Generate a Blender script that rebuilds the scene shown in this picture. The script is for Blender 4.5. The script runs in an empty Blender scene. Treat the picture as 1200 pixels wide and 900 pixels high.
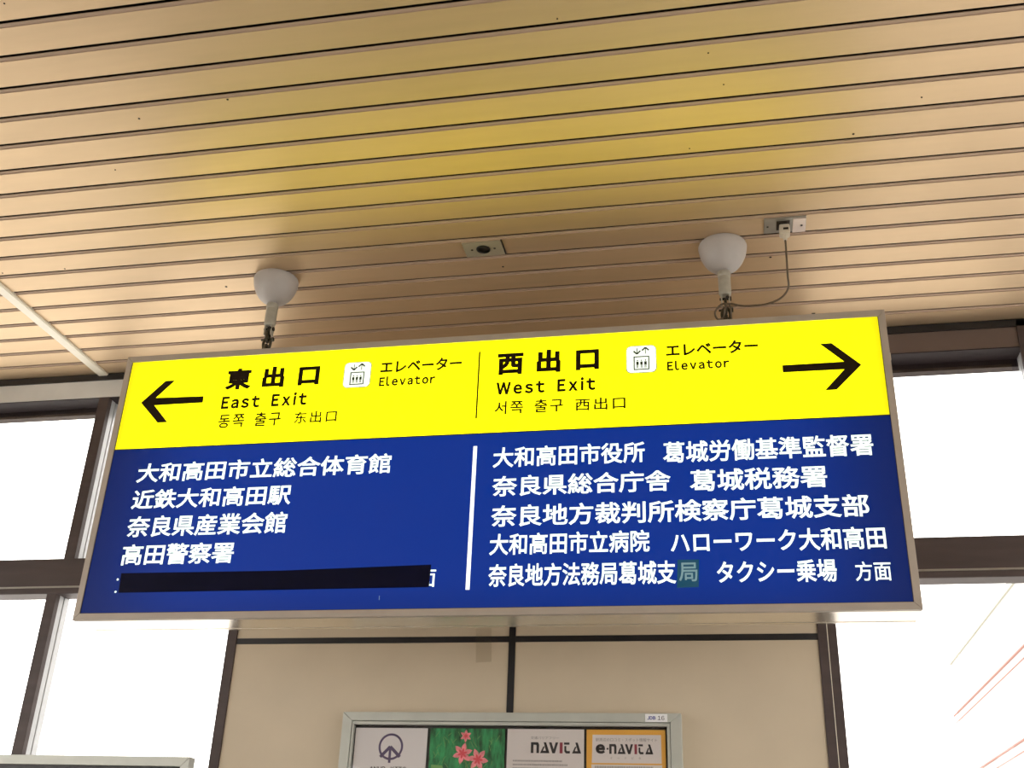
import bpy, bmesh, math, random
from mathutils import Vector, Matrix

# ------------------------------------------------------------------ camera
F_PX = 1275.77
PITCH, YAW, ROLL = 0.449563817, -0.213040318, 0.03986498
EYE = Vector((0.0, 0.0, 1.6))
_f = Vector((math.sin(YAW) * math.cos(PITCH), math.cos(YAW) * math.cos(PITCH), math.sin(PITCH)))
_r = Vector((math.cos(YAW), -math.sin(YAW), 0.0))
_u = _r.cross(_f)
RT = math.cos(ROLL) * _r + math.sin(ROLL) * _u
UP = -math.sin(ROLL) * _r + math.cos(ROLL) * _u
cam_data = bpy.data.cameras.new('camera')
cam_data.sensor_width = 36.0
cam_data.lens = F_PX / 1200.0 * 36.0
cam_data.clip_start = 0.02
cam_data.clip_end = 500
cam = bpy.data.objects.new('camera', cam_data)
COL = bpy.context.scene.collection
COL.objects.link(cam)
m3 = Matrix((RT, UP, -_f)).transposed()
cam.matrix_world = Matrix.Translation(EYE) @ m3.to_4x4()
scene = bpy.context.scene
scene.camera = cam

# ------------------------------------------------------------------ world, exposure
SKY = 3.85
world = bpy.data.worlds.new('overcast_sky')
scene.world = world
world.use_nodes = True
bgn = world.node_tree.nodes['Background']
bgn.inputs['Color'].default_value = (1.0, 0.97, 0.93, 1)
bgn.inputs['Strength'].default_value = SKY
scene.view_settings.view_transform = 'Standard'
scene.view_settings.look = 'None'
scene.view_settings.gamma = 1.0
scene.view_settings.exposure = 0.0
scene.view_settings.use_curve_mapping = False
scene.cycles.max_bounces = 10
scene.cycles.diffuse_bounces = 5
scene.cycles.glossy_bounces = 4
scene.cycles.transparent_max_bounces = 16
scene.cycles.sample_clamp_indirect = 8

# ------------------------------------------------------------------ key planes (metres)
YS = 2.65            # front plane of the hanging sign
YW = 3.2776          # window wall
ZC = 3.349           # underside of the ceiling slats
PITCH_S = 0.0998614  # slat pitch
Y_SLAT0 = 1.127 * 1.394737


def ray(x, y):
    return RT * ((x - 600) / F_PX) - UP * ((y - 450) / F_PX) + _f


def on_y(x, y, Y):
    d = ray(x, y)
    return EYE + d * (Y / d.y)


def on_z(x, y, Z):
    d = ray(x, y)
    return EYE + d * ((Z - EYE.z) / d.z)


# ------------------------------------------------------------------ materials
def mat(name, color, rough=0.5, metal=0.0, spec=0.5, noise=0.0, nscale=20.0, bump=0.0, bscale=200.0,
        stretch=(1, 1, 1), rnd=0.0, emit=None, estr=0.0):
    m = bpy.data.materials.new(name)
    m.use_nodes = True
    nt = m.node_tree
    p = nt.nodes['Principled BSDF']
    p.inputs['Roughness'].default_value = rough
    p.inputs['Metallic'].default_value = metal
    p.inputs['Specular IOR Level'].default_value = spec
    c = (*color, 1)
    p.inputs['Base Color'].default_value = c
    tc = nt.nodes.new('ShaderNodeTexCoord')
    mp = nt.nodes.new('ShaderNodeMapping')
    mp.inputs['Scale'].default_value = stretch
    nt.links.new(tc.outputs['Object'], mp.inputs['Vector'])
    if noise > 0 or rnd > 0:
        n = nt.nodes.new('ShaderNodeTexNoise')
        n.inputs['Scale'].default_value = nscale
        n.inputs['Detail'].default_value = 4
        nt.links.new(mp.outputs['Vector'], n.inputs['Vector'])
        mr = nt.nodes.new('ShaderNodeMapRange')
        mr.inputs['From Min'].default_value = 0.3
        mr.inputs['From Max'].default_value = 0.7
        mr.inputs['To Min'].default_value = 1 - noise
        mr.inputs['To Max'].default_value = 1 + noise
        nt.links.new(n.outputs['Fac'], mr.inputs['Value'])
        val = mr.outputs['Result']
        if rnd > 0:
            oi = nt.nodes.new('ShaderNodeObjectInfo')
            mr2 = nt.nodes.new('ShaderNodeMapRange')
            mr2.inputs['To Min'].default_value = 1 - rnd
            mr2.inputs['To Max'].default_value = 1 + rnd
            nt.links.new(oi.outputs['Random'], mr2.inputs['Value'])
            mu = nt.nodes.new('ShaderNodeMath')
            mu.operation = 'MULTIPLY'
            nt.links.new(val, mu.inputs[0])
            nt.links.new(mr2.outputs['Result'], mu.inputs[1])
            val = mu.outputs[0]
        vm = nt.nodes.new('ShaderNodeVectorMath')
        vm.operation = 'SCALE'
        vm.inputs[0].default_value = color
        nt.links.new(val, vm.inputs['Scale'])
        nt.links.new(vm.outputs['Vector'], p.inputs['Base Color'])
    if bump > 0:
        n2 = nt.nodes.new('ShaderNodeTexNoise')
        n2.inputs['Scale'].default_value = bscale
        nt.links.new(mp.outputs['Vector'], n2.inputs['Vector'])
        b = nt.nodes.new('ShaderNodeBump')
        b.inputs['Strength'].default_value = bump
        b.inputs['Distance'].default_value = 0.002
        nt.links.new(n2.outputs['Fac'], b.inputs['Height'])
        nt.links.new(b.outputs['Normal'], p.inputs['Normal'])
    if emit:
        p.inputs['Emission Color'].default_value = (*emit, 1)
        p.inputs['Emission Strength'].default_value = estr
    return m


def pane_mat(name, tint=(1, 1, 1), refl=1.0, rough=0.0):
    m = bpy.data.materials.new(name)
    m.use_nodes = True
    nt = m.node_tree
    nt.nodes.clear()
    out = nt.nodes.new('ShaderNodeOutputMaterial')
    tr = nt.nodes.new('ShaderNodeBsdfTransparent')
    tr.inputs['Color'].default_value = (*tint, 1)
    gl = nt.nodes.new('ShaderNodeBsdfGlossy')
    gl.inputs['Roughness'].default_value = rough
    ge = nt.nodes.new('ShaderNodeNewGeometry')
    dt = nt.nodes.new('ShaderNodeVectorMath')
    dt.operation = 'DOT_PRODUCT'
    nt.links.new(ge.outputs['Normal'], dt.inputs[0])
    nt.links.new(ge.outputs['Incoming'], dt.inputs[1])
    prev = dt.outputs['Value']
    # Schlick: 0.04 + 0.96 (1 - |cos|)^5, the same from both sides of the sheet
    for op, a, b in (('ABSOLUTE', None, None), ('SUBTRACT', 1.0, None), ('POWER', None, 5.0), ('MULTIPLY_ADD', None, 0.96)):
        nd = nt.nodes.new('ShaderNodeMath')
        nd.operation = op
        nd.use_clamp = True
        if a is not None:
            nd.inputs[0].default_value = a
            nt.links.new(prev, nd.inputs[1])
        else:
            nt.links.new(prev, nd.inputs[0])
            if b is not None:
                nd.inputs[1].default_value = b
        if op == 'MULTIPLY_ADD':
            nd.inputs[2].default_value = 0.04
        prev = nd.outputs[0]
    mu = nt.nodes.new('ShaderNodeMath')
    mu.operation = 'MULTIPLY'
    mu.inputs[1].default_value = refl
    mx = nt.nodes.new('ShaderNodeMixShader')
    nt.links.new(prev, mu.inputs[0])
    nt.links.new(mu.outputs[0], mx.inputs[0])
    nt.links.new(tr.outputs[0], mx.inputs[1])
    nt.links.new(gl.outputs[0], mx.inputs[2])
    nt.links.new(mx.outputs[0], out.inputs[0])
    return m


def backlit_mat(name, base, emit, core, edge, x0, x1, z0, z1, fall):
    """translucent lightbox panel; the tubes behind stop short of the box ends"""
    m = mat(name, base, rough=0.4, spec=.2)
    nt = m.node_tree
    p = nt.nodes['Principled BSDF']
    p.inputs['Emission Color'].default_value = (*emit, 1)
    tc = nt.nodes.new('ShaderNodeTexCoord')
    sp = nt.nodes.new('ShaderNodeSeparateXYZ')
    nt.links.new(tc.outputs['Object'], sp.inputs[0])

    def ramp(sock, a, b):
        mr = nt.nodes.new('ShaderNodeMapRange')
        mr.interpolation_type = 'SMOOTHSTEP'
        mr.inputs['From Min'].default_value = a
        mr.inputs['From Max'].default_value = b
        nt.links.new(sock, mr.inputs['Value'])
        return mr.outputs['Result']
    rs = [ramp(sp.outputs['X'], x0 - fall * .5, x0 + fall * 2), ramp(sp.outputs['X'], x1 + fall * .5, x1 - fall * 2),
          ramp(sp.outputs['Z'], z0 - fall * .8, z0 + fall * .8), ramp(sp.outputs['Z'], z1 + fall * .8, z1 - fall * .8)]
    cur = rs[0]
    for r in rs[1:]:
        mu = nt.nodes.new('ShaderNodeMath')
        mu.operation = 'MULTIPLY'
        nt.links.new(cur, mu.inputs[0])
        nt.links.new(r, mu.inputs[1])
        cur = mu.outputs[0]
    mr = nt.nodes.new('ShaderNodeMapRange')
    mr.inputs['To Min'].default_value = edge
    mr.inputs['To Max'].default_value = core
    nt.links.new(cur, mr.inputs['Value'])
    nt.links.new(mr.outputs['Result'], p.inputs['Emission Strength'])
    return m


M = {}
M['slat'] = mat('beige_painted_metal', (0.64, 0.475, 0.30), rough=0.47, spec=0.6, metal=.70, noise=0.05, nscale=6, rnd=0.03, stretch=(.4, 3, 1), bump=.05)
M['slat_shade'] = mat('shaded_beige_metal', (0.46, 0.33, 0.24), rough=0.6, noise=0.04, nscale=6)
M['dark_gap'] = mat('dark_ceiling_void', (0.02, 0.014, 0.012), rough=0.9)
M['trim_light'] = mat('cream_trim', (0.92, 0.86, 0.72), rough=0.35, noise=.03)
M['brown'] = mat('dark_brown_aluminium', (0.075, 0.055, 0.052), rough=0.5, spec=.3, noise=0.12, nscale=9, stretch=(.5, 1, 4))
M['dark_rail'] = mat('black_brown_rail', (0.022, 0.014, 0.015), rough=0.6, spec=.2)
M['brown_band'] = mat('brown_lintel_paint', (0.14, 0.10, 0.087), rough=0.4, noise=0.08, nscale=7)
M['grey_band'] = mat('grey_lintel', (0.70, 0.70, 0.68), rough=0.35, noise=0.1, nscale=5)  # left lintel band, a paler grey than the brown right one
M['black_strip'] = mat('black_joint_strip', (0.012, 0.011, 0.013), rough=0.45)
M['cream_panel'] = mat('cream_wall_panel', (0.60, 0.505, 0.37), rough=0.55, noise=0.04, nscale=5)
M['sash'] = mat('silver_sash_aluminium', (0.55, 0.56, 0.57), rough=0.35, metal=0.2, noise=.04)
M['floor'] = mat('grey_floor_tile', (0.13, 0.12, 0.11), rough=0.4, noise=0.1, nscale=3)
M['plaster'] = mat('off_white_plaster', (0.42, 0.38, 0.32), rough=0.8, noise=0.04, nscale=4)
M['frame'] = mat('taupe_aluminium_frame', (0.43, 0.375, 0.32), rough=0.45, metal=0.2, noise=0.05, nscale=14, stretch=(1, 1, 1))
M['sheet'] = mat('polished_sheet_metal', (0.80, 0.73, 0.62), rough=0.2, metal=0.85, noise=0.04, nscale=10)
M['seam'] = mat('dark_seam', (0.03, 0.025, 0.02), rough=0.6)
M['dome'] = mat('white_plastic_canopy', (0.46, 0.43, 0.41), rough=0.4, noise=.03, nscale=30)
M['stem'] = mat('grey_painted_steel', (0.42, 0.40, 0.34), rough=0.45, metal=.2, noise=0.08, nscale=60)
M['shackle'] = mat('tarnished_steel_shackle', (0.085, 0.08, 0.06), rough=0.4, metal=0.7, noise=0.2, nscale=90)
M['steel'] = mat('brushed_steel_plate', (0.36, 0.34, 0.30), rough=0.3, metal=0.6, noise=.05, nscale=40)
M['plate_beige'] = mat('beige_blanking_plate', (0.33, 0.29, 0.20), rough=0.4, noise=.04)
M['plate_pink'] = mat('white_socket_module', (0.72, 0.60, 0.53), rough=0.4)
M['plug'] = mat('ivory_plug_plastic', (0.62, 0.55, 0.44), rough=0.45)
M['cable'] = mat('grey_brown_cable', (0.13, 0.095, 0.06), rough=0.5)
M['hole'] = mat('black_recess', (0.006, 0.005, 0.006), rough=0.5)
M['screw'] = mat('dark_screw_head', (0.03, 0.022, 0.018), rough=0.4, metal=.5)
M['case'] = mat('grey_green_case_aluminium', (0.50, 0.51, 0.46), rough=0.35, metal=.2, noise=.04, nscale=20)
M['case_black'] = mat('black_case_lining', (0.012, 0.008, 0.010), rough=0.4)
M['paper'] = mat('white_poster_paper', (0.66, 0.60, 0.57), rough=0.6)
M['paper_cool'] = mat('cool_white_poster_paper', (0.68, 0.64, 0.63), rough=0.6)
M['orange'] = mat('orange_print', (0.75, 0.38, 0.05), rough=0.55)
M['ink'] = mat('black_print', (0.02, 0.014, 0.016), rough=0.55)
M['ink_grey'] = mat('grey_print', (0.30, 0.27, 0.26), rough=0.6)
M['ink_red'] = mat('dark_red_print', (0.25, 0.03, 0.05), rough=0.6)
M['ink_violet'] = mat('violet_print', (0.10, 0.07, 0.14), rough=0.5)
M['ink_blue'] = mat('blue_print', (0.04, 0.05, 0.28), rough=0.5)
M['petal'] = mat('pink_petal_print', (0.80, 0.24, 0.27), rough=0.6, noise=.25, nscale=60)
M['petal_deep'] = mat('red_petal_print', (0.70, 0.07, 0.09), rough=0.6)
M['leaf'] = mat('light_leaf_print', (0.16, 0.34, 0.10), rough=0.6)
M['stem_print'] = mat('stem_print', (0.10, 0.22, 0.06), rough=0.6)
M['grass'] = mat('green_grass_print', (0.02, 0.20, 0.065), rough=0.6, noise=.75, nscale=26, stretch=(3, 1, .8))
M['label'] = mat('white_sticker', (0.85, 0.85, 0.85), rough=0.5)
M['glass'] = pane_mat('window_glass')
M['case_glass'] = pane_mat('case_glass', refl=.5)
M['tape'] = pane_mat('clear_tape', tint=(0.93, 0.92, 0.90), refl=1.6, rough=.3)
M['bounce'] = mat('bounce_slab_grey', (0.62, 0.60, 0.57), rough=0.85, noise=.1, nscale=2)
M['outside'] = mat('pale_outdoor_concrete', (0.72, 0.70, 0.66), rough=0.8)
M['building'] = mat('white_rendered_facade', (0.50, 0.49, 0.48), rough=0.8)
M['pipe'] = mat('salmon_pipe', (0.30, 0.13, 0.10), rough=0.6)
M['roof_edge'] = mat('grey_roof_edge', (0.42, 0.42, 0.36), rough=0.6)

FX0, FX1, FZ0, FZ1 = -1.751, 0.411, 2.283, 3.050   # lit face of the sign
OX0, OX1, OZ0, OZ1 = -1.7685, 0.429, 2.2645, 3.069  # its outer frame
ZB = 2.7645                                          # yellow / blue boundary
M['yellow'] = backlit_mat('yellow_backlit_acrylic', (0.55, 0.50, 0.01), (1.0, 0.93, 0.0), 1.95, 0.50, FX0, FX1, FZ0 - .6, FZ1 + .02, .09)
M['blue'] = backlit_mat('blue_backlit_acrylic', (0.006, 0.007, 0.012), (0.0, 0.029, 0.27), 1.0, 0.36, FX0, FX1, FZ0 - .03, ZB + .1, .17)
M['white_lit'] = mat('white_backlit_lettering', (0.7, 0.75, 0.7), rough=.4, emit=(0.82, 1.0, 0.86), estr=0.95)
M['white_bar'] = mat('white_backlit_bar', (0.7, 0.75, 0.7), rough=.4, emit=(0.92, 0.98, 0.98), estr=0.9)
M['icon_white'] = mat('white_backlit_icon', (0.7, 0.75, 0.7), rough=.4, emit=(0.88, 1.0, 0.84), estr=0.9)
M['sign_ink'] = mat('black_sign_film', (0.018, 0.010, 0.004), rough=.6, spec=.1)
M['icon_ink'] = mat('dark_green_icon_film', (0.02, 0.035, 0.015), rough=.4)
M['navy_tape'] = mat('navy_covering_tape', (0.003, 0.003, 0.018), rough=.6, spec=.1, noise=.15, nscale=12)
M['teal_tape'] = mat('teal_translucent_patch', (0.002, 0.01, 0.015), rough=.5, emit=(0.0, 0.07, 0.13), estr=.8)
M['dim_letter'] = mat('dimmed_lettering', (0.05, 0.07, 0.07), rough=.5, emit=(0.22, 0.36, 0.38), estr=.8)


# ------------------------------------------------------------------ mesh helpers
class MB:
    def __init__(self):
        self.v = []
        self.f = []
        self.smooth = []

    def add(self, vs, fs, smooth=False):
        o = len(self.v)
        self.v += [tuple(v) for v in vs]
        self.f += [tuple(i + o for i in f) for f in fs]
        self.smooth += [smooth] * len(fs)
        return self

    def box(self, x0, x1, y0, y1, z0, z1):
        vs = [(x, y, z) for x in (x0, x1) for y in (y0, y1) for z in (z0, z1)]
        fs = [(0, 1, 3, 2), (4, 6, 7, 5), (0, 4, 5, 1), (2, 3, 7, 6), (0, 2, 6, 4), (1, 5, 7, 3)]
        return self.add(vs, fs)

    def lathe(self, prof, c, n=32, axis='z'):
        vs, fs = [], []
        for r, h in prof:
            for k in range(n):
                a = 2 * math.pi * k / n
                if axis == 'z':
                    vs.append((c[0] + r * math.cos(a), c[1] + r * math.sin(a), c[2] + h))
                elif axis == 'y':
                    vs.append((c[0] + r * math.cos(a), c[1] + h, c[2] + r * math.sin(a)))
                else:
                    vs.append((c[0] + h, c[1] + r * math.cos(a), c[2] + r * math.sin(a)))
        m = len(prof)
        for i in range(m - 1):
            for k in range(n):
                fs.append((i * n + k, i * n + (k + 1) % n, (i + 1) * n + (k + 1) % n, (i + 1) * n + k))
        fs.append(tuple(range(n)))
        fs.append(tuple((m - 1) * n + k for k in range(n)))
        return self.add(vs, fs, True)

    def tube(self, pts, r, n=10, closed=False):
        pts = [Vector(p) for p in pts]
        vs, fs = [], []
        N = len(pts)
        ref = Vector((0.13, 0.31, 0.94)).normalized()
        for i, p in enumerate(pts):
            if closed:
                t = pts[(i + 1) % N] - pts[i - 1]
            else:
                t = pts[min(i + 1, N - 1)] - pts[max(i - 1, 0)]
            t.normalize()
            if abs(t.dot(ref)) > 0.98:
                a = t.cross(Vector((1, 0, 0))).normalized()
            else:
                a = t.cross(ref).normalized()
            b = t.cross(a)
            for k in range(n):
                w = 2 * math.pi * k / n
                vs.append(p + a * (r * math.cos(w)) + b * (r * math.sin(w)))
        for i in range(N if closed else N - 1):
            j = (i + 1) % N
            for k in range(n):
                fs.append((i * n + k, i * n + (k + 1) % n, j * n + (k + 1) % n, j * n + k))
        if not closed:
            fs.append(tuple(range(n)))
            fs.append(tuple((N - 1) * n + k for k in range(n)))
        return self.add(vs, fs, True)

    def build(self, name, m, parent=None, bevel=0.0):
        me = bpy.data.meshes.new(name)
        me.from_pydata(self.v, [], self.f)
        me.update()
        bm = bmesh.new()
        bm.from_mesh(me)
        bmesh.ops.recalc_face_normals(bm, faces=bm.faces)
        if bevel > 0:
            bmesh.ops.bevel(bm, geom=list(bm.edges), offset=bevel, segments=2, affect='EDGES', profile=0.6)
        bm.to_mesh(me)
        bm.free()
        if any(self.smooth):
            me.polygons.foreach_set('use_smooth', [True] * len(me.polygons))
            try:
                me.set_sharp_from_angle(angle=math.radians(38))
            except Exception:
                pass
        me.materials.append(m)
        return link(name, me, parent)


def link(name, me, parent=None):
    o = bpy.data.objects.new(name, me)
    COL.objects.link(o)
    if parent is not None:
        o.parent = parent
        o.matrix_parent_inverse = Matrix.Translation(-Vector(parent.location))
    return o


def empty(name, loc, label=None, cat=None, group=None, kind=None):
    o = bpy.data.objects.new(name, None)
    o.empty_display_size = .05
    COL.objects.link(o)
    o.location = loc
    return tag(o, label, cat, group, kind)


def tag(o, label=None, cat=None, group=None, kind=None):
    if label:
        o['label'] = label
    if cat:
        o['category'] = cat
    if group:
        o['group'] = group
    if kind:
        o['kind'] = kind
    return o


def poly_y(name, pts, Y, thick, m, parent):
    """flat film polygon in a vertical plane: pts = (x, z) outline, front at Y, thickness towards +Y"""
    bm = bmesh.new()
    a = [bm.verts.new((x, Y, z)) for x, z in pts]
    f = bm.faces.new(a)
    if thick > 0:
        r = bmesh.ops.extrude_face_region(bm, geom=[f])
        bmesh.ops.translate(bm, vec=(0, thick, 0), verts=[v for v in r['geom'] if isinstance(v, bmesh.types.BMVert)])
    bmesh.ops.recalc_face_normals(bm, faces=bm.faces)
    bmesh.ops.triangulate(bm, faces=[f for f in bm.faces if len(f.verts) > 4])
    me = bpy.data.meshes.new(name)
    bm.to_mesh(me)
    bm.free()
    me.materials.append(m)
    return link(name, me, parent)


# ------------------------------------------------------------------ lettering
_glyphs = {}


def glyph(ch, bold):
    """outline of one character, strokes thickened by a round bevel of the given size"""
    key = (ch, bold)
    if key not in _glyphs:
        cu = bpy.data.curves.new('tmp', 'FONT')
        cu.body = ch
        cu.bevel_depth = bold
        cu.bevel_resolution = 1
        cu.resolution_u = 3
        o = bpy.data.objects.new('tmp', cu)
        COL.objects.link(o)
        dg = bpy.context.evaluated_depsgraph_get()
        me = bpy.data.meshes.new_from_object(o.evaluated_get(dg))
        vs = [tuple(v.co) for v in me.vertices]
        fs = [tuple(p.vertices) for p in me.polygons]
        bpy.data.objects.remove(o)
        bpy.data.curves.remove(cu)
        bpy.data.meshes.remove(me)
        bb = (min(v[0] for v in vs), max(v[0] for v in vs), min(v[1] for v in vs), max(v[1] for v in vs))
        _glyphs[key] = (vs, fs, bb)
    return _glyphs[key]


def lettering(body, L, R, T, B, Y, m, parent, ref=None, bold=0.02, spacing=1.0, name='lettering', px=True):
    """line fitted between the points L and R; heights T and B belong to the character ref; one mesh per word"""
    if px:
        xl, xr = on_y(*L, Y).x, on_y(*R, Y).x
        zt, zb = on_y(*T, Y).z, on_y(*B, Y).z
    else:
        xl, xr, zt, zb = L, R, T, B
    latin = all(ord(c) < 128 for c in body)
    words, cur, pen = [], [], 0.0
    for ch in body:
        if ch == ' ':
            if cur:
                words.append(cur)
            cur = []
            pen += (.30 if latin else .5) * spacing
            continue
        c2 = chr(ord(ch) + 0xFEE0) if latin else ch
        vs, fs, bb = glyph(c2, bold)
        if latin:
            cur.append((vs, fs, pen - bb[0], bb, ch))
            pen += bb[1] - bb[0] + (.085 + .45 * (spacing - 1))
        else:
            adv = .92 if 0xAC00 <= ord(ch) <= 0xD7A3 else 1.0
            cur.append((vs, fs, pen, bb, ch))
            pen += adv * spacing
    words.append(cur)
    bx0 = min(g[2] + g[3][0] for w in words for g in w)
    bx1 = max(g[2] + g[3][1] for w in words for g in w)
    if ref:
        rb = glyph(chr(ord(ref) + 0xFEE0) if latin else ref, bold)[2]
        rz = (rb[2], rb[3])
    else:
        rz = (min(g[3][2] for w in words for g in w), max(g[3][3] for w in words for g in w))
    sx = (xr - xl) / (bx1 - bx0)
    sz = (zt - zb) / (rz[1] - rz[0])
    out = None
    for w in words:
        mb = MB()
        for vs, fs, off, bb, ch in w:
            mb.add([(xl + (v[0] + off - bx0) * sx, Y - v[2] * .006, zb + (v[1] - rz[0]) * sz) for v in vs], fs)
        me = bpy.data.meshes.new(name)
        me.from_pydata(mb.v, [], mb.f)
        me.materials.append(m)
        out = link(name, me, parent)
    return out


# ================================================================== SETTING
X0, X1, YB = -3.7, 2.0, -5.0
fl = MB().box(X0 - .2, X1 + .2, YB - .2, YW + .2, -0.2, 0.0).build('floor', M['floor'])
tag(fl, kind='structure')

# ---- ceiling: backing and slats
ceil = MB().box(X0 - .2, X1 + .2, YB - .2, YW + .3, ZC + .06, ZC + .2).build('ceiling', M['dark_gap'])
tag(ceil, kind='structure')
XT0, XT1 = -2.291, -2.251
k0 = int(math.floor((YB - Y_SLAT0) / PITCH_S)) + 1
k1 = int(math.floor((YW - Y_SLAT0) / PITCH_S))
prof = [(0.0112, 0.0025), (0.0205, 0.0025), (0.0207, 0.0), (PITCH_S - .0004, 0.0), (PITCH_S, 0.0012),
        (PITCH_S, 0.016), (PITCH_S - .002, 0.016), (PITCH_S - .002, 0.0025), (0.0225, 0.0025), (0.0225, 0.005), (0.0112, 0.005)]


def slat_mesh(length, last=None):
    n = len(prof)
    pr = prof if last is None else [(min(y, last), z) for y, z in prof]
    vs = [(0, y, z) for y, z in pr] + [(length, y, z) for y, z in pr]
    fs = [(i, (i + 1) % n, (i + 1) % n + n, i + n) for i in range(n)]
    me = bpy.data.meshes.new('slat')
    me.from_pydata(vs, [], fs)
    bm = bmesh.new()
    bm.from_mesh(me)
    bmesh.ops.recalc_face_normals(bm, faces=bm.faces)
    bm.to_mesh(me)
    bm.free()
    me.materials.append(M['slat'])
    me.materials.append(M['slat_shade'])
    for p in me.polygons:          # same metal; recess shade painted into the flange and step colour
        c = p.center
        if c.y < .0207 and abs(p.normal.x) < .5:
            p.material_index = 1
    return me


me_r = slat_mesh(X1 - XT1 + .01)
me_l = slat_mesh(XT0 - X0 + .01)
slat_of = {}
for k in range(k0, k1 + 1):
    y = Y_SLAT0 + k * PITCH_S
    a, b = me_r, me_l
    if y + PITCH_S > YW:
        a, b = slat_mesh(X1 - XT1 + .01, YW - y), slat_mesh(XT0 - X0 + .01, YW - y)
    o = link('slat', a, ceil)
    o.location = (XT1 - .01, y, ZC)
    slat_of[k] = o
    o = link('slat', b, ceil)
    o.location = (X0, y, ZC)
# little screws and rust specks that sit on the slats
for px_, py_, r in ((589.5, 312.5, .0035), (265, 336, .004), (903, 297, .0038), (163, 139, .0028), (265, 114, .0028),
                    (135, 199, .002), (76, 315, .0025), (3, 320, .0025), (1000, 157, .003), (848, 99, .0018), (830, 62, .002),
                    (1080, 114, .0022), (808, 174, .0018), (5, 4, .0022), (653, 22, .002)):
    p = on_z(px_, py_, ZC)
    k = int(math.floor((p.y - Y_SLAT0) / PITCH_S))
    fr = (p.y - Y_SLAT0) - k * PITCH_S
    if not .024 < fr < PITCH_S - .004:
        p.y = Y_SLAT0 + k * PITCH_S + min(max(fr, .026), PITCH_S - .006)
    so = MB().lathe([(r, .0002), (r, -.0008), (r * .6, -.0014)], (0, 0, 0), 10).build('screw', M['screw'])
    so.parent = slat_of[k]
    so.location = (p.x - (XT1 - .01), p.y - (Y_SLAT0 + k * PITCH_S), 0)

tag(MB().box(XT0, XT1, YB, YW - .004, ZC - .006, ZC + .004).box(XT0 + .004, XT1 - .004, YB, YW - .004, ZC - .008, ZC - .006)
    .build('trim_1', M['trim_light']), kind='structure')
tag(MB().box(X0, X1, YW - .006, YW + .02, 3.324, ZC).build('trim_2', M['black_strip']), kind='structure')

# ---- window wall
XL, XR = -1.616, 0.284          # centre pier between the windows
WZ0, WZ1 = 0.90, 3.255           # window opening
wall = empty('wall_front', (0, YW, 0), kind='structure')


def wb(name, x0, x1, y0, y1, z0, z1, m, parent=wall, bevel=0.0):
    return MB().box(x0, x1, y0, y1, z0, z1).build(name, m, parent, bevel)


wb('sill_wall', X0, XL, YW, YW + .16, 0, WZ0, M['plaster'])
wb('sill_wall', XR, X1, YW, YW + .16, 0, WZ0, M['plaster'])
wb('lintel', X0, XL, YW, YW + .16, WZ1, 3.325, M['grey_band'])['label'] = 'grey lintel band'
wb('lintel', XR, X1, YW, YW + .16, WZ1, 3.325, M['brown_band'])['label'] = 'brown lintel band'
wb('lintel', XL, XR, YW + .004, YW + .16, WZ1, 3.325, M['cream_panel'])
wb('backing', XL + .004, XR - .004, YW + .012, YW + .16, 0, WZ1, M['black_strip'])
for x0, x1 in ((-1.583, -.686), (-.666, .230)):
    for z0, z1 in ((0.0, 1.06), (1.078, 2.338), (2.356, WZ1)):
        wb('panel', x0, x1, YW + .001, YW + .014, z0, z1, M['cream_panel'], bevel=.0012)
wb('joint_strip', -1.583, .230, YW - .001, YW + .012, 2.338, 2.356, M['black_strip'])
wb('joint_strip', -1.583, .230, YW - .001, YW + .012, 1.06, 1.078, M['black_strip'])
wb('joint_strip', -.686, -.666, YW - .002, YW + .012, 0, WZ1, M['black_strip'])
wb('post', XL, -1.583, YW - .004, YW + .12, 0, WZ1, M['brown'], bevel=.002)
wb('post', .230, .2565, YW - .004, YW + .12, 0, WZ1, M['brown'], bevel=.002)
wb('post', .2585, XR, YW - .004, YW + .12, 0, WZ1, M['brown'], bevel=.002)
wb('sealant_line', .2565, .2585, YW - .003, YW + .1, 0, WZ1, M['trim_light'])


def window(name, x0, x1, mulls, stiles):
    w = empty(name, ((x0 + x1) / 2, YW, WZ0), kind='structure')
    wb('head_rail', x0, x1, YW + .002, YW + .106, WZ1 - .003, WZ1, M['dark_rail'], w)
    wb('head_rail', x0, x1, YW + .085, YW + .12, WZ1 - .03, WZ1 - .003, M['dark_rail'], w)
    t = wb('transom', x0, x1, YW - .002, YW + .075, 2.514, 2.638, M['brown'], w, .003)
    MB().box(x0, x1, YW - .0045, YW - .002, 2.534, 2.540).build('drip_line', M['steel'], t)
    wb('sill_rail', x0, x1, YW - .02, YW + .14, WZ0, WZ0 + .05, M['brown'], w, .003)
    for z0, z1, key in ((2.638, WZ1, 'u'), (WZ0 + .05, 2.535, 'l')):
        xs = mulls[key]
        for i, (a, b) in enumerate(xs):
            wb('mullion', a, b, YW, YW + .022, z0, z1, M['brown'], w, .001)
            wb('sash_stile', a + .004, b - .002, YW + .022, YW + .048, z0, z1, M['sash'], w)
            wb('sash_groove', a + .006, b - .007, YW + .048, YW + .053, z0, z1, M['brown'], w)
            wb('sash_stile', a + .004, b - .002, YW + .053, YW + .082, z0, z1, M['sash'], w)
        edges = [x0] + [v for ab in xs for v in ab] + [x1]
        for i in range(0, len(edges), 2):
            if edges[i + 1] - edges[i] > .03:
                g = wb('pane', edges[i], edges[i + 1], YW + .060, YW + .0605, z0, z1, M['glass'], w)
    return w


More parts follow.
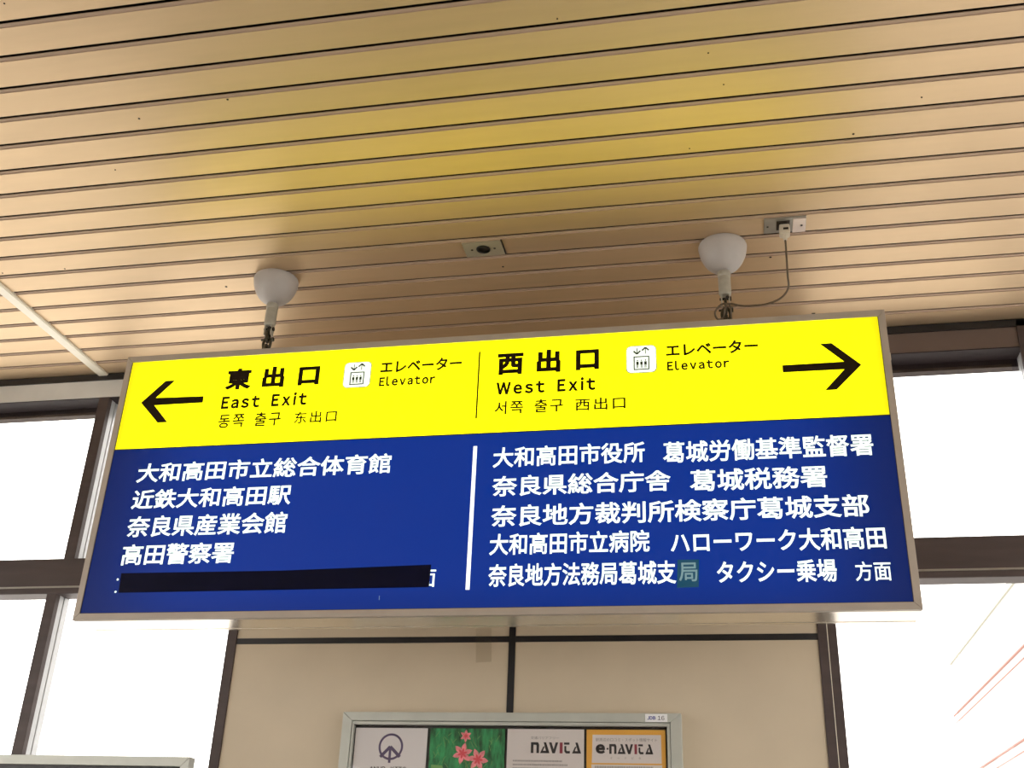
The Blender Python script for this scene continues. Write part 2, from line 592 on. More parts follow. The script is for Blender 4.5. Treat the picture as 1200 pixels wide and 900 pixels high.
window('window_1', X0, XL, {'u': [(-2.271, -2.230)],
                            'l': [(-2.305, -2.267)]}, None)
window('window_2', XR, X1, {'u': [(.925, .975)],
                            'l': [(.925, .975)]}, None)
wb('mullion_cap', .921, .979, YW - .006, YW + .002, 3.20, 3.345, M['brown'])

# ---- rest of the concourse (behind the camera, seen only by the light and from other viewpoints)
tag(MB().box(X0, X1, YB - .16, YB, 0, ZC).build('wall_back', M['plaster']), kind='structure')
for side, xw, sg, nm, za, zb in (('left', X0, -1, 'window_3', .8, 2.85), ('right', X1, 1, 'window_4', .7, 2.95)):
    wl = empty('wall_' + side, (xw, 0, 0), kind='structure')
    xa, xb = sorted((xw, xw + sg * .16))
    MB().box(xa, xb, YB, YW, 0, za).build('sill_wall', M['plaster'], wl)
    MB().box(xa, xb, YB, YW, zb, ZC).build('lintel', M['plaster'], wl)
    w3 = empty(nm, (xw, 0, za), kind='structure')
    for y in [YB + .03 + i * 1.176 for i in range(8)]:
        MB().box(xa + .04, xb - .02, y - .03, y + .03, za, zb).build('mullion', M['brown'], w3)
    MB().box(xw + sg * .079, xw + sg * .08, YB, YW, za, zb).build('pane', M['glass'], w3)

# ---- outside
tag(MB().box(-80, 80, -80, 100, -5.3, -5.02).build('ground', M['outside']), kind='structure')
tag(MB().box(.3, 60, YW + .8, 90, -5.02, -5.0).build('bounce_slab', M['bounce']), kind='structure')  # unseen slab added to tone the light reflected up on the right
bx = 6.0
bld = empty('building', (bx, 25, -5), 'white rendered building with salmon pipe lines, faint beyond the right window', 'building')
MB().box(bx, bx + 14, 12, 33.6, -5, 8.55).build('facade', M['building'], bld)
MB().box(bx - .05, bx + 14, 12, 33.65, 8.40, 8.55).build('roof_edge', M['roof_edge'], bld)
for z, y1 in ((6.98, 33.6), (5.27, 33.6)):
    MB().tube([(bx - .1, 12, z), (bx - .1, y1, z)], .028).build('pipe', M['pipe'], bld)
    MB().tube([(bx - .1, 12, z - .22), (bx - .1, y1, z - .22)], .014).build('pipe', M['pipe'], bld)

# ================================================================== HANGING SIGN
sign = empty('hanging_sign', ((OX0 + OX1) / 2, YS + .065, OZ0),
             'illuminated yellow and blue station exit sign hanging from the ceiling', 'sign')
D = .130
body = MB()
body.box(OX0 + .002, OX1 - .002, YS + .012, YS + D - .012, OZ0 + .001, OZ0 + .003)   # bottom sheet
body.box(OX0 + .002, OX1 - .002, YS + .012, YS + D - .012, OZ1 - .003, OZ1 - .001)
body.box(OX0 + .001, OX0 + .003, YS + .012, YS + D - .012, OZ0 + .003, OZ1 - .003)
body.box(OX1 - .003, OX1 - .001, YS + .012, YS + D - .012, OZ0 + .003, OZ1 - .003)
body.build('casing', M['sheet'], sign)


def ring(name, Yf, Yb, ox0, ox1, oz0, oz1, ix0, ix1, iz0, iz1, m, parent):
    """mitred frame of four rails, one mesh each"""
    o = [(ox0, oz0), (ox1, oz0), (ox1, oz1), (ox0, oz1)]
    i = [(ix0, iz0), (ix1, iz0), (ix1, iz1), (ix0, iz1)]
    g = .00035
    for k in range(4):
        a, b = o[k], o[(k + 1) % 4]
        c, d = i[(k + 1) % 4], i[k]
        q = [a, b, c, d]
        cx = sum(p[0] for p in q) / 4
        cz = sum(p[1] for p in q) / 4
        q = [(x + (g if x < cx else -g) * (k % 2 == 0), z + (g if z < cz else -g) * (k % 2 == 1)) for x, z in q]
        vs = [(x, Yf, z) for x, z in q] + [(x, Yb, z) for x, z in q]
        MB().add(vs, [(0, 1, 2, 3), (7, 6, 5, 4), (0, 4, 5, 1), (1, 5, 6, 2), (2, 6, 7, 3), (3, 7, 4, 0)]).build(name, m, parent, .0008)


ring('frame_rail', YS - .001, YS + .014, OX0, OX1, OZ0, OZ1, FX0, FX1, FZ0, FZ1, M['frame'], sign)
ring('frame_rail', YS + D - .014, YS + D + .001, OX0, OX1, OZ0, OZ1, FX0, FX1, FZ0, FZ1, M['sheet'], sign)
yel = MB().box(FX0 - .004, FX1 + .004, YS + .002, YS + .006, ZB, FZ1 + .004).build('yellow_panel', M['yellow'], sign)
yel['label'] = 'yellow backlit upper panel'
blu = MB().box(FX0 - .004, FX1 + .004, YS + .002, YS + .006, FZ0 - .004, ZB).build('blue_panel', M['blue'], sign)
blu['label'] = 'blue backlit lower panel'
MB().box(FX0, FX1, YS + D - .006, YS + D - .002, FZ0 - .004, FZ1 + .004).build('rear_panel', M['frame'], sign)
MB().box(FX0, FX1, YS + .0012, YS + .0022, ZB - .002, ZB + .001).build('panel_seam', M['seam'], sign)
MB().box(FX0 - .001, FX0 + .0015, YS + .001, YS + .002, FZ0, FZ1).box(FX1 - .0015, FX1 + .001, YS + .001, YS + .002, FZ0, FZ1) \
    .box(FX0, FX1, YS + .001, YS + .002, FZ0 - .001, FZ0 + .0015).build('gasket', M['seam'], sign)

YT = YS + .0013      # film layer
YT2 = YS + .0008


def sp(pts, Y=YT):
    return [(on_y(x, y, Y).x, on_y(x, y, Y).z) for x, y in pts]


S = M['sign_ink']
# arrows
poly_y('arrow', sp([(165.3, 472), (194.2, 446.3), (205.3, 445.8), (182.5, 466.3), (238.8, 464.2), (237.5, 471.7), (180.8, 475), (196.2, 494.7), (184.5, 495.3)]),
       YT, .0004, S, yel)
poly_y('arrow', sp([(900 + a / 7.5, 370 + b / 7.5) for a, b in ((820, 430), (605, 648), (502, 655), (672, 470), (130, 498), (125, 435), (670, 403), (455, 247), (558, 240))]),
       YT, .0004, S, yel)
TXT_Y = [
    ('東出口', (262.5, 456), (375, 435), (279, 432), (280, 456.4), '東', .048, 1.42),
    ('East  Exit', (258.5, 479), (360, 466), (265, 464.8), (259, 479.4), 'E', .044, 1.18),
    ('동쪽 출구', (255.3, 497), (330, 484), (263, 486), (261, 501.7), '동', .020, 1.12),
    ('东出口', (344, 495), (395.3, 482), (370, 481.5), (368, 495.5), '出', .018, 1.12),
    ('エレベーター', (445.3, 436), (541.3, 425), (519, 418.7), (521, 433.6), 'タ', .036, 1.0),
    ('Elevator', (444, 450), (510.3, 442), (450, 442), (450, 452.5), 'E', .045, 1.14),
    ('西出口', (582.5, 435), (702, 425), (600, 413.8), (585, 439.7), '西', .048, 1.42),
    ('West  Exit', (581.7, 448), (697.8, 450), (660, 444), (660, 458.7), 'E', .044, 1.18),
    ('서쪽 출구', (579.5, 482), (660, 471), (632, 467.8), (631, 483.3), '출', .020, 1.12),
    ('西出口', (674, 475), (733, 468), (706, 465.5), (710, 480), '出', .018, 1.12),
    ('エレベーター', (780.3, 415), (888.3, 405.5), (861.7, 398.3), (860, 414), 'タ', .036, 1.0),
    ('Elevator', (781.7, 430), (854.7, 423), (785, 423.7), (787, 434.2), 'E', .045, 1.14),
]
for b, L, R, T, B, ref, bold, spc in TXT_Y:
    lettering(b, L, R, T, B, YT, S, yel, ref, bold, spc)
TXT_B = [
    ('大和高田市立総合体育館', (159.2, 564), (459.4, 532), (228, 540.8), (230, 563), '高'),
    ('近鉄大和高田駅', (153, 596), (342.7, 569), (276.7, 570), (273, 593), '高'),
    ('奈良県産業会館', (147.2, 628), (337.3, 602), (270, 601.7), (266.7, 626.3), '業'),
    ('高田警察署', (140.8, 661), (275.8, 636), (236.7, 635.8), (235, 660.3), '察'),
    ('大和高田市役所', (577.2, 546), (755.3, 520), (640.3, 522), (640, 545.8), '高'),
    ('葛城労働基準監督署', (776.7, 530), (1024.3, 530), (1010.5, 509.3), (1012, 533.7), '署'),
    ('奈良県総合庁舎', (576.3, 580), (786, 560), (709, 553.3), (709, 577.5), '合'),
    ('葛城税務署', (807.7, 552), (969.2, 558), (954, 546.5), (954, 571.2), '署'),
    ('奈良地方裁判所検察庁葛城支部', (575, 613), (1019.5, 600), (835.3, 584.3), (835, 610), '察'),
    ('大和高田市立病院', (573, 649), (761.3, 640), (631.7, 624.2), (631.5, 649.5), '高'),
    ('ハローワーク大和高田', (786, 643), (1039.2, 640), (999.7, 617.2), (1001, 643.7), '高'),
    ('奈良地方法務局葛城支', (571.7, 685), (792, 660), (691.7, 658.7), (691, 685.8), '務'),
    ('タクシー乗場', (840, 672), (979.7, 660), (941.7, 655.8), (943, 682), '乗'),
    ('方面', (1003.3, 680), (1043.3, 660), (1033, 659.2), (1034, 680.3), '面'),
    ('面', (487.5, 680), (510.7, 675), (500, 667.7), (500, 687.8), '面'),
]
for b, L, R, T, B, ref in TXT_B:
    lettering(b, L, R, T, B, YT, M['white_lit'], blu, ref, .010 if b in ('方面', '面') else .019, 1.0)


def bar(name, a, b, w, Y, m, parent):
    pa, pb = on_y(*a, Y), on_y(*b, Y)
    return MB().box(pa.x - w / 2, pa.x + w / 2, Y, Y + .0006, pb.z, pa.z).build(name, m, parent)


bar('divider_line', (562.2, 412), (558, 490.3), .0045, YT, S, yel)
bar('divider_bar', (557, 522.8), (548.5, 691), .0105, YT, M['white_bar'], blu)
# covered last line at the left: navy tape strip and two dots that peep out
poly_y('covering_tape', sp([(138.7, 694.7), (502.5, 688), (505.3, 661.6), (330, 668.6), (142, 671.7)], YS - .0002), YS - .0002, .0006, M['navy_tape'], blu)['label'] = \
    'navy tape covering the last line'
for x, y in ((137.9, 679), (135.3, 693.5)):
    p = on_y(x, y, YT)
    MB().lathe([(.0032, 0), (.0032, .0004)], (p.x, YT, p.z), 12, 'y').build('dot', M['white_lit'], blu)
q = sp([(793.3, 688.9), (818.8, 688.0), (819.3, 655.6), (793.9, 656.0)])
poly_y('patch', q, YT, .0004, M['teal_tape'], blu)['label'] = 'teal tape patch'
lettering('局', (796, 680), (817.3, 670), (806.7, 659.3), (806, 681.3), YT2, M['dim_letter'], blu, '局', .012)
# tiny scratch
bar('scratch', (444.6, 698), (444.2, 703), .0012, YT, M['dim_letter'], blu)


def icon(L, R, T, B):
    x0, x1 = on_y(*L, YT).x, on_y(*R, YT).x
    z1, z0 = on_y(*T, YT).z, on_y(*B, YT).z
    W, H = x1 - x0, z1 - z0

    def rr(x0, x1, z0, z1, r, n=6):
        pts = []
        for cx, cz, a0 in ((x1 - r, z1 - r, 0), (x0 + r, z1 - r, 90), (x0 + r, z0 + r, 180), (x1 - r, z0 + r, 270)):
            for k in range(n + 1):
                a = math.radians(a0 + 90 * k / n)
                pts.append((cx + r * math.cos(a), cz + r * math.sin(a)))
        return pts
    bg = poly_y('icon_border', rr(x0, x1, z0, z1, W * .17), YT + .0001, .0003, M['icon_ink'], yel)
    e = W * .022
    poly_y('icon_plate', rr(x0 + e, x1 - e, z0 + e, z1 - e, W * .155), YT - .0002, .0002, M['icon_white'], yel)
    Y = YT - .0005

    def U(u, v):
        return (x0 + u * W, z1 - v * H)

    def rect(u0, u1, v0, v1, mb):
        a, b = U(u0, v1), U(u1, v0)
        mb.box(a[0], b[0], Y, Y + .0002, a[1], b[1])
    mb = MB()
    for (u0, u1, v0, v1) in ((.25, .76, .395, .43), (.25, .76, .85, .885), (.25, .285, .395, .885), (.725, .76, .395, .885)):
        rect(u0, u1, v0, v1, mb)
    for u in (.375, .505, .635):
        rect(u - .04, u + .04, .59, .70, mb)
        rect(u - .028, u - .008, .70, .815, mb)
        rect(u + .008, u + .028, .70, .815, mb)
        a = U(u, .545)
        mb.lathe([(W * .024, 0), (W * .024, .0002)], (a[0], Y, a[1]), 10, 'y')
    rect(.35, .375, .10, .30, mb)
    rect(.625, .65, .12, .32, mb)

    def stroke(p, q_, w):
        a, b = Vector(U(*p)), Vector(U(*q_))
        n = (b - a).normalized()
        n = Vector((-n.y, n.x)) * (w * W / 2)
        c = [a + n, b + n, b - n, a - n]
        mb.add([(v.x, Y, v.y) for v in c] + [(v.x, Y + .0002, v.y) for v in c],
               [(0, 1, 2, 3), (7, 6, 5, 4), (0, 4, 5, 1), (1, 5, 6, 2), (2, 6, 7, 3), (3, 7, 4, 0)])
    stroke((.25, .20), (.3625, .315), .05)
    stroke((.475, .20), (.3625, .315), .05)
    stroke((.525, .195), (.6375, .085), .05)
    stroke((.75, .195), (.6375, .085), .05)
    mb.build('elevator_pictogram', M['icon_ink'], yel)


icon((402.5, 440), (434.8, 438), (420, 424), (417, 454.3))
icon((733.5, 420), (769.5, 417), (751, 404.7), (750, 437.2))
# small bracket on the right flank of the frame
MB().box(OX1, OX1 + .006, YS + .03, YS + .05, 2.935, 2.955).build('side_clip', M['plug'], sign)
MB().box(-.062, -.056, YS + .012, YS + .02, OZ1, OZ1 + .006).build('top_clip', M['seam'], sign)
MB().box(.243, .252, YS + .005, YS + .012, OZ1, OZ1 + .006).build('top_clip', M['seam'], sign)

# ================================================================== HANGERS
YH = YS + .065


def hanger(x, lab):
    h = empty('sign_hanger', (x, YH, ZC), lab, 'hanger', 'sign hangers')
    R_ = .069
    pr = [(R_ * .97, -.0005), (R_, -.006)]
    for k in range(1, 13):
        a = math.radians(90 * k / 13)
        pr.append((R_ * math.cos(a) ** .82, -.006 - .082 * math.sin(a) ** 1.15))
    pr.append((.0165, -.0885))
    pr.append((.0165, -.094))
    MB().lathe(pr, (x, YH, ZC), 40).build('canopy', M['dome'], h)
    MB().lathe([(.015, -.088), (.0185, -.094), (.0185, -.104), (.0165, -.108), (.0175, -.112), (.0175, -.160), (.0155, -.166),
                (.013, -.168)], (x, YH, ZC), 24).build('stem', M['stem'], h)
    z = ZC - .166
    cl = MB()
    cl.box(x - .0125, x - .0085, YH - .009, YH + .009, z - .034, z + .006)
    cl.box(x + .0085, x + .0125, YH - .009, YH + .009, z - .034, z + .006)
    cl.box(x - .0125, x + .0125, YH - .009, YH + .009, z + .002, z + .006)
    cv = cl.build('clevis', M['stem'], h, .001)
    MB().lathe([(.004, -.016), (.004, .016)], (x, YH, z - .012), 12, 'x').build('bolt', M['hole'], cv)
    MB().lathe([(.0065, .0125), (.0065, .0165)], (x, YH, z - .012), 6, 'x') \
        .build('nut', M['hole'], cv)
    MB().lathe([(.005, -.0108), (.005, -.0092)], (x + .006, YH, z - .012), 12, 'y').build('hole', M['hole'], cv)

    def oval(cx, cz, hw, hh, plane):
        pts = []
        for k in range(24):
            a = 2 * math.pi * k / 24
            c, s = math.cos(a), math.sin(a)
            if plane == 'y':
                pts.append((cx + hw * c, YH, cz + hh * s))
            else:
                pts.append((cx, YH + hw * c, cz + hh * s))
        return pts
    MB().tube(oval(x, z - .036, .009, .021, 'x'), .0042, 8, True).build('chain_link', M['shackle'], h)
    MB().tube(oval(x, z - .062, .0115, .021, 'y'), .0046, 8, True).build('chain_link', M['shackle'], h)
    MB().tube(oval(x, z - .083, .010, .017, 'x'), .0042, 8, True).build('chain_link', M['shackle'], h)
    MB().lathe([(.0035, -.02), (.0035, .02)], (x, YH, z - .048), 10, 'x').lathe([(.007, .014), (.007, .02)], (x, YH, z - .048), 6, 'x') \
        .build('pin', M['shackle'], h)
    # eye bolt that screws into the top of the sign
    MB().tube(oval(x, OZ1 + .0225, .014, .016, 'y'), .005, 8, True).lathe([(.012, 0), (.012, .003), (.009, .004)], (x, YH, OZ1 + .0002), 6) \
        .build('eye_bolt', M['shackle'], h)
    return h


XH1 = on_z(322, 325, ZC).x
XH2 = on_z(848, 290, ZC).x
XH1 = -1.354
XH2 = 0.018
hanger(XH1, 'white dome hanger above the left arrow side of the sign')
hanger(XH2, 'white dome hanger beside the power plug, right one of the pair')

# ================================================================== CEILING FITTINGS
def ceil_quad(pts):
    P = [on_z(x, y, ZC) for x, y in pts]
    return min(p.x for p in P), max(p.x for p in P), min(p.y for p in P), max(p.y for p in P)


# blanking plate with a round black opening
a = on_z(545, 294, ZC)
b = on_z(590, 291, ZC)
kx = int(math.floor((a.y - Y_SLAT0) / PITCH_S))
ys0 = Y_SLAT0 + kx * PITCH_S
op = empty('ceiling_plate', ((a.x + b.x) / 2, ys0 + .058, ZC), 'small beige ceiling plate with round black opening, between the two hangers', 'plate')
cx, cy = op.location.x, op.location.y
hw = (b.x - a.x) / 2
MB().box(cx - hw, cx + hw, ys0 + .024, ys0 + .096, ZC - .005, ZC + .0005).build('cover', M['plate_beige'], op, .001)
MB().lathe([(.0205, -.0045), (.0205, -.0075), (.0175, -.009), (.0165, -.0055), (.0, -.0055)], (cx, cy, ZC), 28).build('opening', M['hole'], op)
for s in (-1, 1):
    MB().lathe([(.0035, -.004), (.0035, -.0062)], (cx + s * .034, cy, ZC), 10).build('screw', M['screw'], op)
MB().box(cx + hw, cx + hw + .004, ys0 + .022, ys0 + .098, ZC - .003, ZC + .0005).build('edge_clip', M['screw'], op)

# power outlet
a = on_z(895, 268, ZC)
b = on_z(944, 265, ZC)
kx = int(math.floor((a.y - Y_SLAT0) / PITCH_S))
ys1 = Y_SLAT0 + kx * PITCH_S
po = empty('power_outlet', ((a.x + b.x) / 2, ys1 + .055, ZC), 'metal power outlet plate on the ceiling right of the hangers', 'outlet')
MB().box(a.x, b.x, ys1 + .022, ys1 + .094, ZC - .004, ZC + .0005).build('cover', M['steel'], po, .001)
MB().box(a.x + .078, b.x - .001, ys1 + .028, ys1 + .094, ZC - .007, ZC - .004).build('module', M['plate_pink'], po, .0008)
MB().lathe([(.0032, -.0069), (.0032, -.0082)], (b.x - .012, ys1 + .06, ZC), 10).build('screw', M['screw'], po)
MB().lathe([(.0028, -.0039), (.0028, -.005)], (a.x + .010, ys1 + .06, ZC), 10).build('screw', M['screw'], po)
MB().box(a.x + .034, a.x + .070, ys1 + .036, ys1 + .078, ZC - .006, ZC - .004).build('socket_recess', M['screw'], po)

# plug with its cable
xp = a.x + .055
pl = empty('power_plug', (xp, ys1 + .06, ZC - .03), 'ivory plug with a thin cable drooping to the right hanger', 'plug')
MB().box(xp - .014, xp + .014, ys1 + .046, ys1 + .076, ZC - .036, ZC - .0062).build('plug_body', M['plug'], pl, .004)
MB().box(xp - .004, xp + .010, ys1 + .044, ys1 + .047, ZC - .026, ZC - .020).build('grip_mark', M['screw'], pl)
MB().lathe([(.0065, 0), (.0055, -.016), (.0045, -.018)], (xp, ys1 + .061, ZC - .034), 14).build('strain_relief', M['plug'], pl)


def catmull(P, n=10):
    P = [Vector(p) for p in P]
    P = [2 * P[0] - P[1]] + P + [2 * P[-1] - P[-2]]
    out = []
    for i in range(1, len(P) - 2):
        for k in range(n):
            t = k / n
            p0, p1, p2, p3 = P[i - 1:i + 3]
            out.append(.5 * ((2 * p1) + (-p0 + p2) * t + (2 * p0 - 5 * p1 + 4 * p2 - p3) * t * t + (-p0 + 3 * p1 - 3 * p2 + p3) * t ** 3))
    out.append(P[-2])
    return out


pts = [(xp, ys1 + .061, ZC - .050), (xp, ys1 + .061, ZC - .075)]
for (x, y), Y in (((923, 322), ys1 + .07), ((923.5, 338), YH - .06), ((914, 350), YH - .05), ((895, 357), YH - .04), ((872, 358.5), YH - .03), ((856, 356), YH - .022),
                  ((845, 357), YH - .02), ((838, 366), YH - .018), ((841, 374), YH - .01), ((848, 372), YH - .004), ((850, 360), YH - .018), ((855, 357), YH - .02)):
    pts.append(tuple(on_y(x, y, Y)))
pe = pts[-1]
pts += [(pe[0] + .003, YH - .005, pe[2] - .03), (pe[0] + .002, YH + .03, OZ1 + .002)]
MB().tube(catmull(pts), .0028, 8).build('cable', M['cable'], pl)

# ================================================================== POSTER CASE
YP = YW - .040


def wp(x, y, Y=YP):
    p = on_y(x, y, Y)
    return p.x, p.z


c0 = wp(402.5, 834)
c1 = wp(798, 836)
PX0, PX1, PZ1 = c0[0], c1[0], (c0[1] + c1[1]) / 2
PZ0 = PZ1 - .74
pc = empty('poster_case', ((PX0 + PX1) / 2, YW, PZ0), 'wide grey aluminium poster case on the cream wall under the sign', 'poster case')
ix0, ix1, iz1 = wp(412, 846)[0], wp(785.5, 846)[0], wp(600, 845.3)[1]
ring('frame_rail', YP, YW, PX0, PX1, PZ0, PZ1, ix0, ix1, PZ0 + (PZ1 - iz1), iz1, M['case'], pc)
jx0, jx1, jz1 = wp(414.5, 849)[0], wp(781.5, 849)[0], wp(600, 849.8)[1]
ring('inner_rail', YP + .003, YW - .004, ix0 + .0015, ix1 - .0015, PZ0 + (PZ1 - iz1) + .0015, iz1 - .0015, jx0, jx1, PZ0 + (PZ1 - jz1), jz1, M['case'], pc)
YQ = YP + .014
MB().box(jx0 - .002, jx1 + .002, YQ + .004, YW - .001, PZ0 + .02, jz1 + .002).build('back_board', M['case_black'], pc)
MB().box(jx0, jx1, YP + .006, YP + .007, PZ0 + .03, jz1).build('glass_cover', M['case_glass'], pc)


def wq(x, y):
    return wp(x, y, YQ)


ptop = wq(600, 854.2)[1]
pbot = PZ0 + .05
spans = [((417.5, 853), (501.5, 853.3)), ((505, 853.3), (592, 854)), ((595, 854), (684.5, 855)), ((687.5, 855), (779.5, 855.7))]
post = []
for i, (a, b) in enumerate(spans):
    xa, xb = wq(*a)[0], wq(*b)[0]
    lab = ['white poster with a violet ring and arrow emblem', 'green poster with a photo of pink lilies',
           'white poster with black block lettering', 'orange bordered poster with black block lettering'][i]
    e = tag(empty('poster', ((xa + xb) / 2, YQ, pbot)), lab, 'poster', 'posters in the wall case')
    MB().box(xa, xb, YQ, YQ + .002, pbot, ptop).build('sheet', [M['paper_cool'], M['grass'], M['paper'], M['orange']][i], e)
    post.append((e, xa, xb))
YI = YQ - .0004
# poster 1: emblem
e, xa, xb = post[0]
cxx, czz = wq(458, 875)
rad = (wq(472.3, 875)[0] - wq(443.5, 875)[0]) / 2
bm_ = MB()
n = 40
ro, ri = rad, rad * .83
vs = [(cxx + ro * math.cos(2 * math.pi * k / n), YI, czz + ro * math.sin(2 * math.pi * k / n)) for k in range(n)] + \
     [(cxx + ri * math.cos(2 * math.pi * k / n), YI, czz + ri * math.sin(2 * math.pi * k / n)) for k in range(n)]
bm_.add(vs, [(k, (k + 1) % n, n + (k + 1) % n, n + k) for k in range(n)])


def stroke(mb, a, b, w, Y=YI):
    a, b = Vector(a), Vector(b)
    nn = (b - a).normalized()
    nn = Vector((-nn.y, nn.x)) * (w / 2)
    c = [a + nn, b + nn, b - nn, a - nn]
    mb.add([(v.x, Y, v.y) for v in c], [(0, 1, 2, 3)])


for a, b in (((457.5, 875), (445.5, 887)), ((457.5, 875), (468.5, 887))):
    stroke(bm_, wq(*a), wq(*b), rad * .24, YI - .0001)
stroke(bm_, wq(457.5, 876), wq(456, 894), rad * .20, YI - .0002)
bm_.build('emblem', M['ink_violet'], e)
lettering('ANUB-KITS', wq(433, 899)[0], wq(476, 899)[0], wq(455, 898.3)[1], wq(455, 904)[1], YI, M['ink'], e, None, .02, px=False)
# poster 2: lilies
e, xa, xb = post[1]


def petal(mb, cx, cz, ang, ln, w, Y):
    pts_ = []
    for t, k in ((0, .15), (.3, .75), (.55, 1.0), (.8, .6), (1, 0), (.8, -.6), (.55, -1), (.3, -.75), (0, -.15)):
        x, z = t * ln, k * w
        pts_.append((cx + x * math.cos(ang) - z * math.sin(ang), Y, cz + x * math.sin(ang) + z * math.cos(ang)))
    mb.add(pts_, [tuple(range(len(pts_)))])


px1 = wq(550, 880)[0] - wq(549, 880)[0]
rnd = random.Random(4)
bl = MB()
for i in range(90):
    x = xa + .012 + rnd.random() * (xb - xa - .03)
    z = ptop - .02 - rnd.random() * .22
    stroke(bl, (x, z), (x + rnd.uniform(-.012, .012), z + rnd.uniform(.008, .018)), .0012, YI + .0002)
bl.build('grass_blades', M['leaf'], e)['kind'] = 'stuff'
st = MB()
for a, b in (((545, 868), (552, 900)), ((542, 884), (550, 905)), ((560, 890), (557, 905))):
    stroke(st, wq(*a), wq(*b), px1 * 1.6, YI)
st.build('stem', M['stem_print'], e)
poly_y('leaf', [wq(503.9 + 1.4, 896), wq(518, 897), wq(520, 902), wq(505, 902)], YI, 0, M['leaf'], e)
for cx_, cy_, r_, a0 in ((542, 883, 12, .3), (560, 890, 12.5, .9), (546, 862.5, 7, .5)):
    X, Z = wq(cx_, cy_)
    mb, md = MB(), MB()
    for k in range(6):
        an = a0 + k * math.pi / 3
        petal(mb, X, Z, an, px1 * r_, px1 * r_ * .25, YI - .0002 - k * .00002)
        petal(md, X, Z, an, px1 * r_ * .5, px1 * r_ * .11, YI - .0005 - k * .00002)
    o = mb.build('lily', M['petal'], e)
    md.build('lily_throat', M['petal_deep'], o)


# block wordmark used on posters 3 and 4
def wordmark(e, x0, x1, z0, z1, prefix=False):
    H = z1 - z0

    def P(mb, pts_, w0, w1):
        mb.add([(w0 + u * (w1 - w0), YI, z0 + v * H) for u, v in pts_], [tuple(range(len(pts_)))])
    W = x1 - x0
    mb = MB()
    cells = [(0, .165), (.185, .375), (.36, .545), (.575, .635), (.66, .80), (.82, 1.0)]
    C = [(x0 + a * W, x0 + b * W) for a, b in cells]
    P(mb, [(0, 0), (.32, 0), (.32, 1), (0, 1)], *C[0])
    P(mb, [(.32, .76), (.62, .76), (.68, .7), (.68, 0), (1, 0), (1, .8), (.86, 1), (.32, 1)], *C[0])
    for c in (C[1], C[5]):
        P(mb, [(0, 0), (.33, .62), (.50, .62), (.32, .25), (.32, 0)], *c)
        P(mb, [(.32, 0), (1, 0), (.92, .22), (.32, .22)], *c)
        P(mb, [(.62, .22), (.92, .22), (.62, 1), (.36, 1)], *c)
    P(mb, [(.38, 0), (.66, 0), (1, 1), (.72, 1), (.52, .38), (.28, 1), (0, 1)], *C[2])
    P(mb, [(0, .8), (.78, .8), (.78, 1), (0, 1)], *C[4])
    P(mb, [(.06, .68), (.34, .68), (.34, .30), (.42, .22), (.85, .22), (.85, 0), (.28, 0), (.06, .18)], *C[4])
    mb.build('wordmark', M['ink'], e)
    m2 = MB()
    P(m2, [(0, 0), (1, 0), (1, 1), (0, 1)], *C[3])
    m2.build('wordmark_stroke', M['ink_red'], e)


def rows(e, x0, x1, ztop, n, dz, h):
    rr_ = random.Random(9)
    mb = MB()
    for i in range(n):
        x = x0
        end = x1 - rr_.random() * (x1 - x0) * .22
        while x < end:
            w = .0018 + rr_.random() * .0016
            mb.add([(x, YI, ztop - i * dz), (x + w, YI, ztop - i * dz), (x + w, YI, ztop - i * dz - h), (x, YI, ztop - i * dz - h)], [(0, 1, 2, 3)])
            x += w + .0012
    o = mb.build('small_print', M['ink_grey'], e)
    o['kind'] = 'stuff'


e, xa, xb = post[2]
lettering('交通バリアフリー', wq(622, 864)[0], wq(655, 864)[0], wq(640, 863)[1], wq(640, 866.5)[1], YI, M['ink_grey'], e, None, .01, px=False)
wordmark(e, wq(622, 880)[0], wq(681, 880)[0], wq(650, 882.8)[1], wq(650, 870)[1])
rows(e, wq(601, 892)[0], wq(664, 892)[0], wq(630, 890.8)[1], 9, .0105, .0045)
e, xa, xb = post[3]
poly_y('white_box', [wq(693.5, 894), wq(775.5, 895), wq(774.5, 861.5), wq(694.5, 861)], YI + .0003, 0, M['paper'], e)
bz1 = wq(735, 896.3)[1]
MB().box(wq(693, 897)[0], wq(776, 897)[0], YI + .0002, YI + .0004, pbot + .03, bz1).build('white_box', M['paper'], e)
lettering('駅周辺の口コミ・スポット情報サイト', wq(698, 867)[0], wq(770, 867)[0], wq(735, 865)[1], wq(735, 869.2)[1], YI, M['ink_grey'], e, None, .01, px=False)
lettering('e', wq(698, 880)[0], wq(709, 880)[0], wq(703, 872)[1], wq(703, 883.3)[1], YI, M['ink'], e, None, .06, px=False)
lettering('・', wq(710.8, 880)[0], wq(713.2, 880)[0], wq(712, 876.3)[1], wq(712, 878.7)[1], YI, M['ink'], e, None, .02, px=False)
wordmark(e, wq(714, 880)[0], wq(765.5, 880)[0], wq(740, 883.8)[1], wq(740, 872.2)[1])
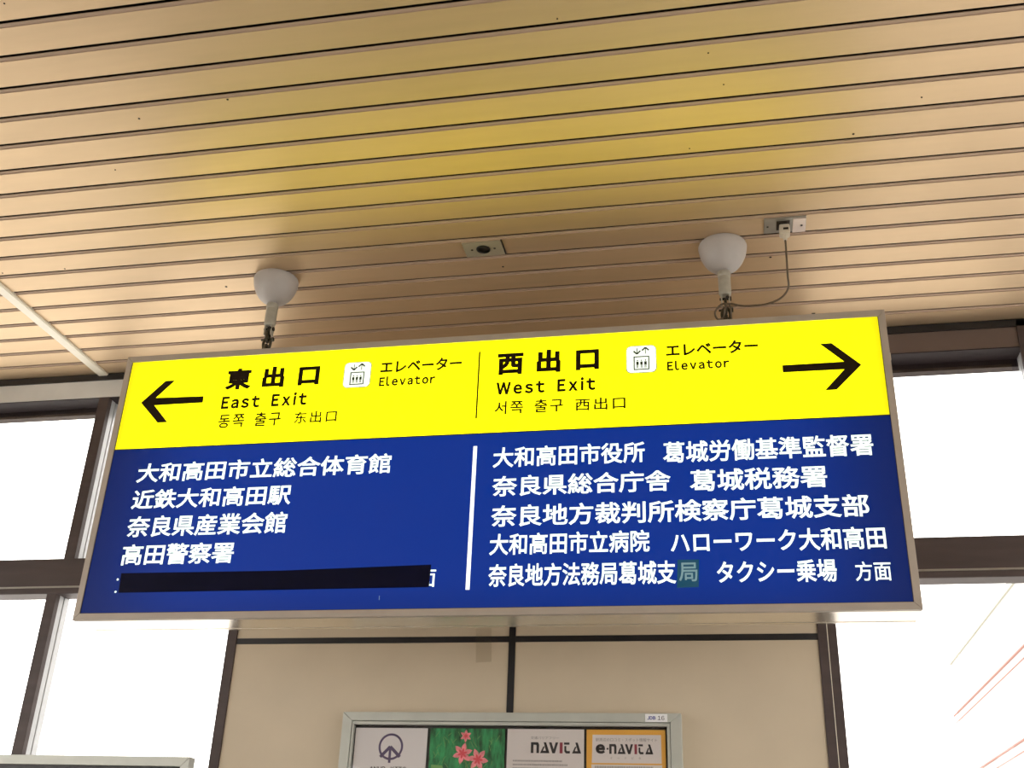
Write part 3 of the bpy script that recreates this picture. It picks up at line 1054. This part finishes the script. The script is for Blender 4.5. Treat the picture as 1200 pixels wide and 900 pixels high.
lettering('イーナビタ', wq(715, 889)[0], wq(751, 889)[0], wq(735, 887)[1], wq(735, 890)[1], YI, M['ink_grey'], e, None, .01, spacing=2.6, px=False)
rows(e, wq(697, 898)[0], wq(773, 898)[0], wq(735, 898)[1], 8, .0105, .006)

# inventory sticker on the case frame
YK = YP - .0012
a, b = on_y(756, 846, YK), on_y(782, 836.8, YK)
stk = MB().box(a.x, b.x, YK, YP - .0002, a.z, b.z).build('sticker', M['label'], pc)
lettering('JDB', a.x + .006, a.x + .030, b.z - .006, a.z + .006, YK - .0003, M['ink_blue'], stk, None, .04, px=False)
lettering('16', a.x + .036, a.x + .055, b.z - .005, a.z + .005, YK - .0003, M['ink'], stk, None, .0, px=False)

# clear tape over the joint
YX = YW - .0035
tp = [(on_y(x, y, YX).x, on_y(x, y, YX).z) for x, y in ((557.5, 776.5), (576, 775.5), (576, 736), (558, 736.5))]
to = poly_y('clear_tape', tp, YX, 0, M['tape'], None)
tag(to, 'strip of clear tape stuck over the black joint of the cream wall', 'tape')

# ================================================================== NOTICE BOARD (lower left)
YN = YW - .06
b1 = on_y(222.7, 887, YN)
nb = empty('notice_board', (-2.4, YW - .03, .95), 'grey framed notice board in front of the left window', 'notice board')
NX0, NX1, NZ0, NZ1 = -3.30, b1.x, 1.02, b1.z
fw = b1.z - on_y(207, 898, YN).z
ring('frame_rail', YN, YW - .024, NX0, NX1, NZ0, NZ1, NX0 + fw, NX1 - fw, NZ0 + fw, NZ1 - fw, M['case'], nb)
MB().box(NX0 + fw - .004, NX1 - fw + .004, YN + .012, YW - .026, NZ0 + fw - .004, NZ1 - fw + .004).build('back_board', M['case_black'], nb)
MB().box(NX0 + fw + .02, NX1 - fw - .02, YN + .009, YN + .012, NZ0 + fw + .02, NZ1 - fw - .02).build('display_sheet', M['paper'], nb)
for x in (NX0 + .2, NX1 - .2):
    MB().box(x - .02, x + .02, YW - .026, YW + .006, 1.1, 1.16).build('bracket', M['steel'], nb)
for x in (NX0 + .1, NX1 - .14):
    MB().box(x, x + .04, YW - .03, YW - .02, 0, NZ0 + .01).build('leg', M['case'], nb)
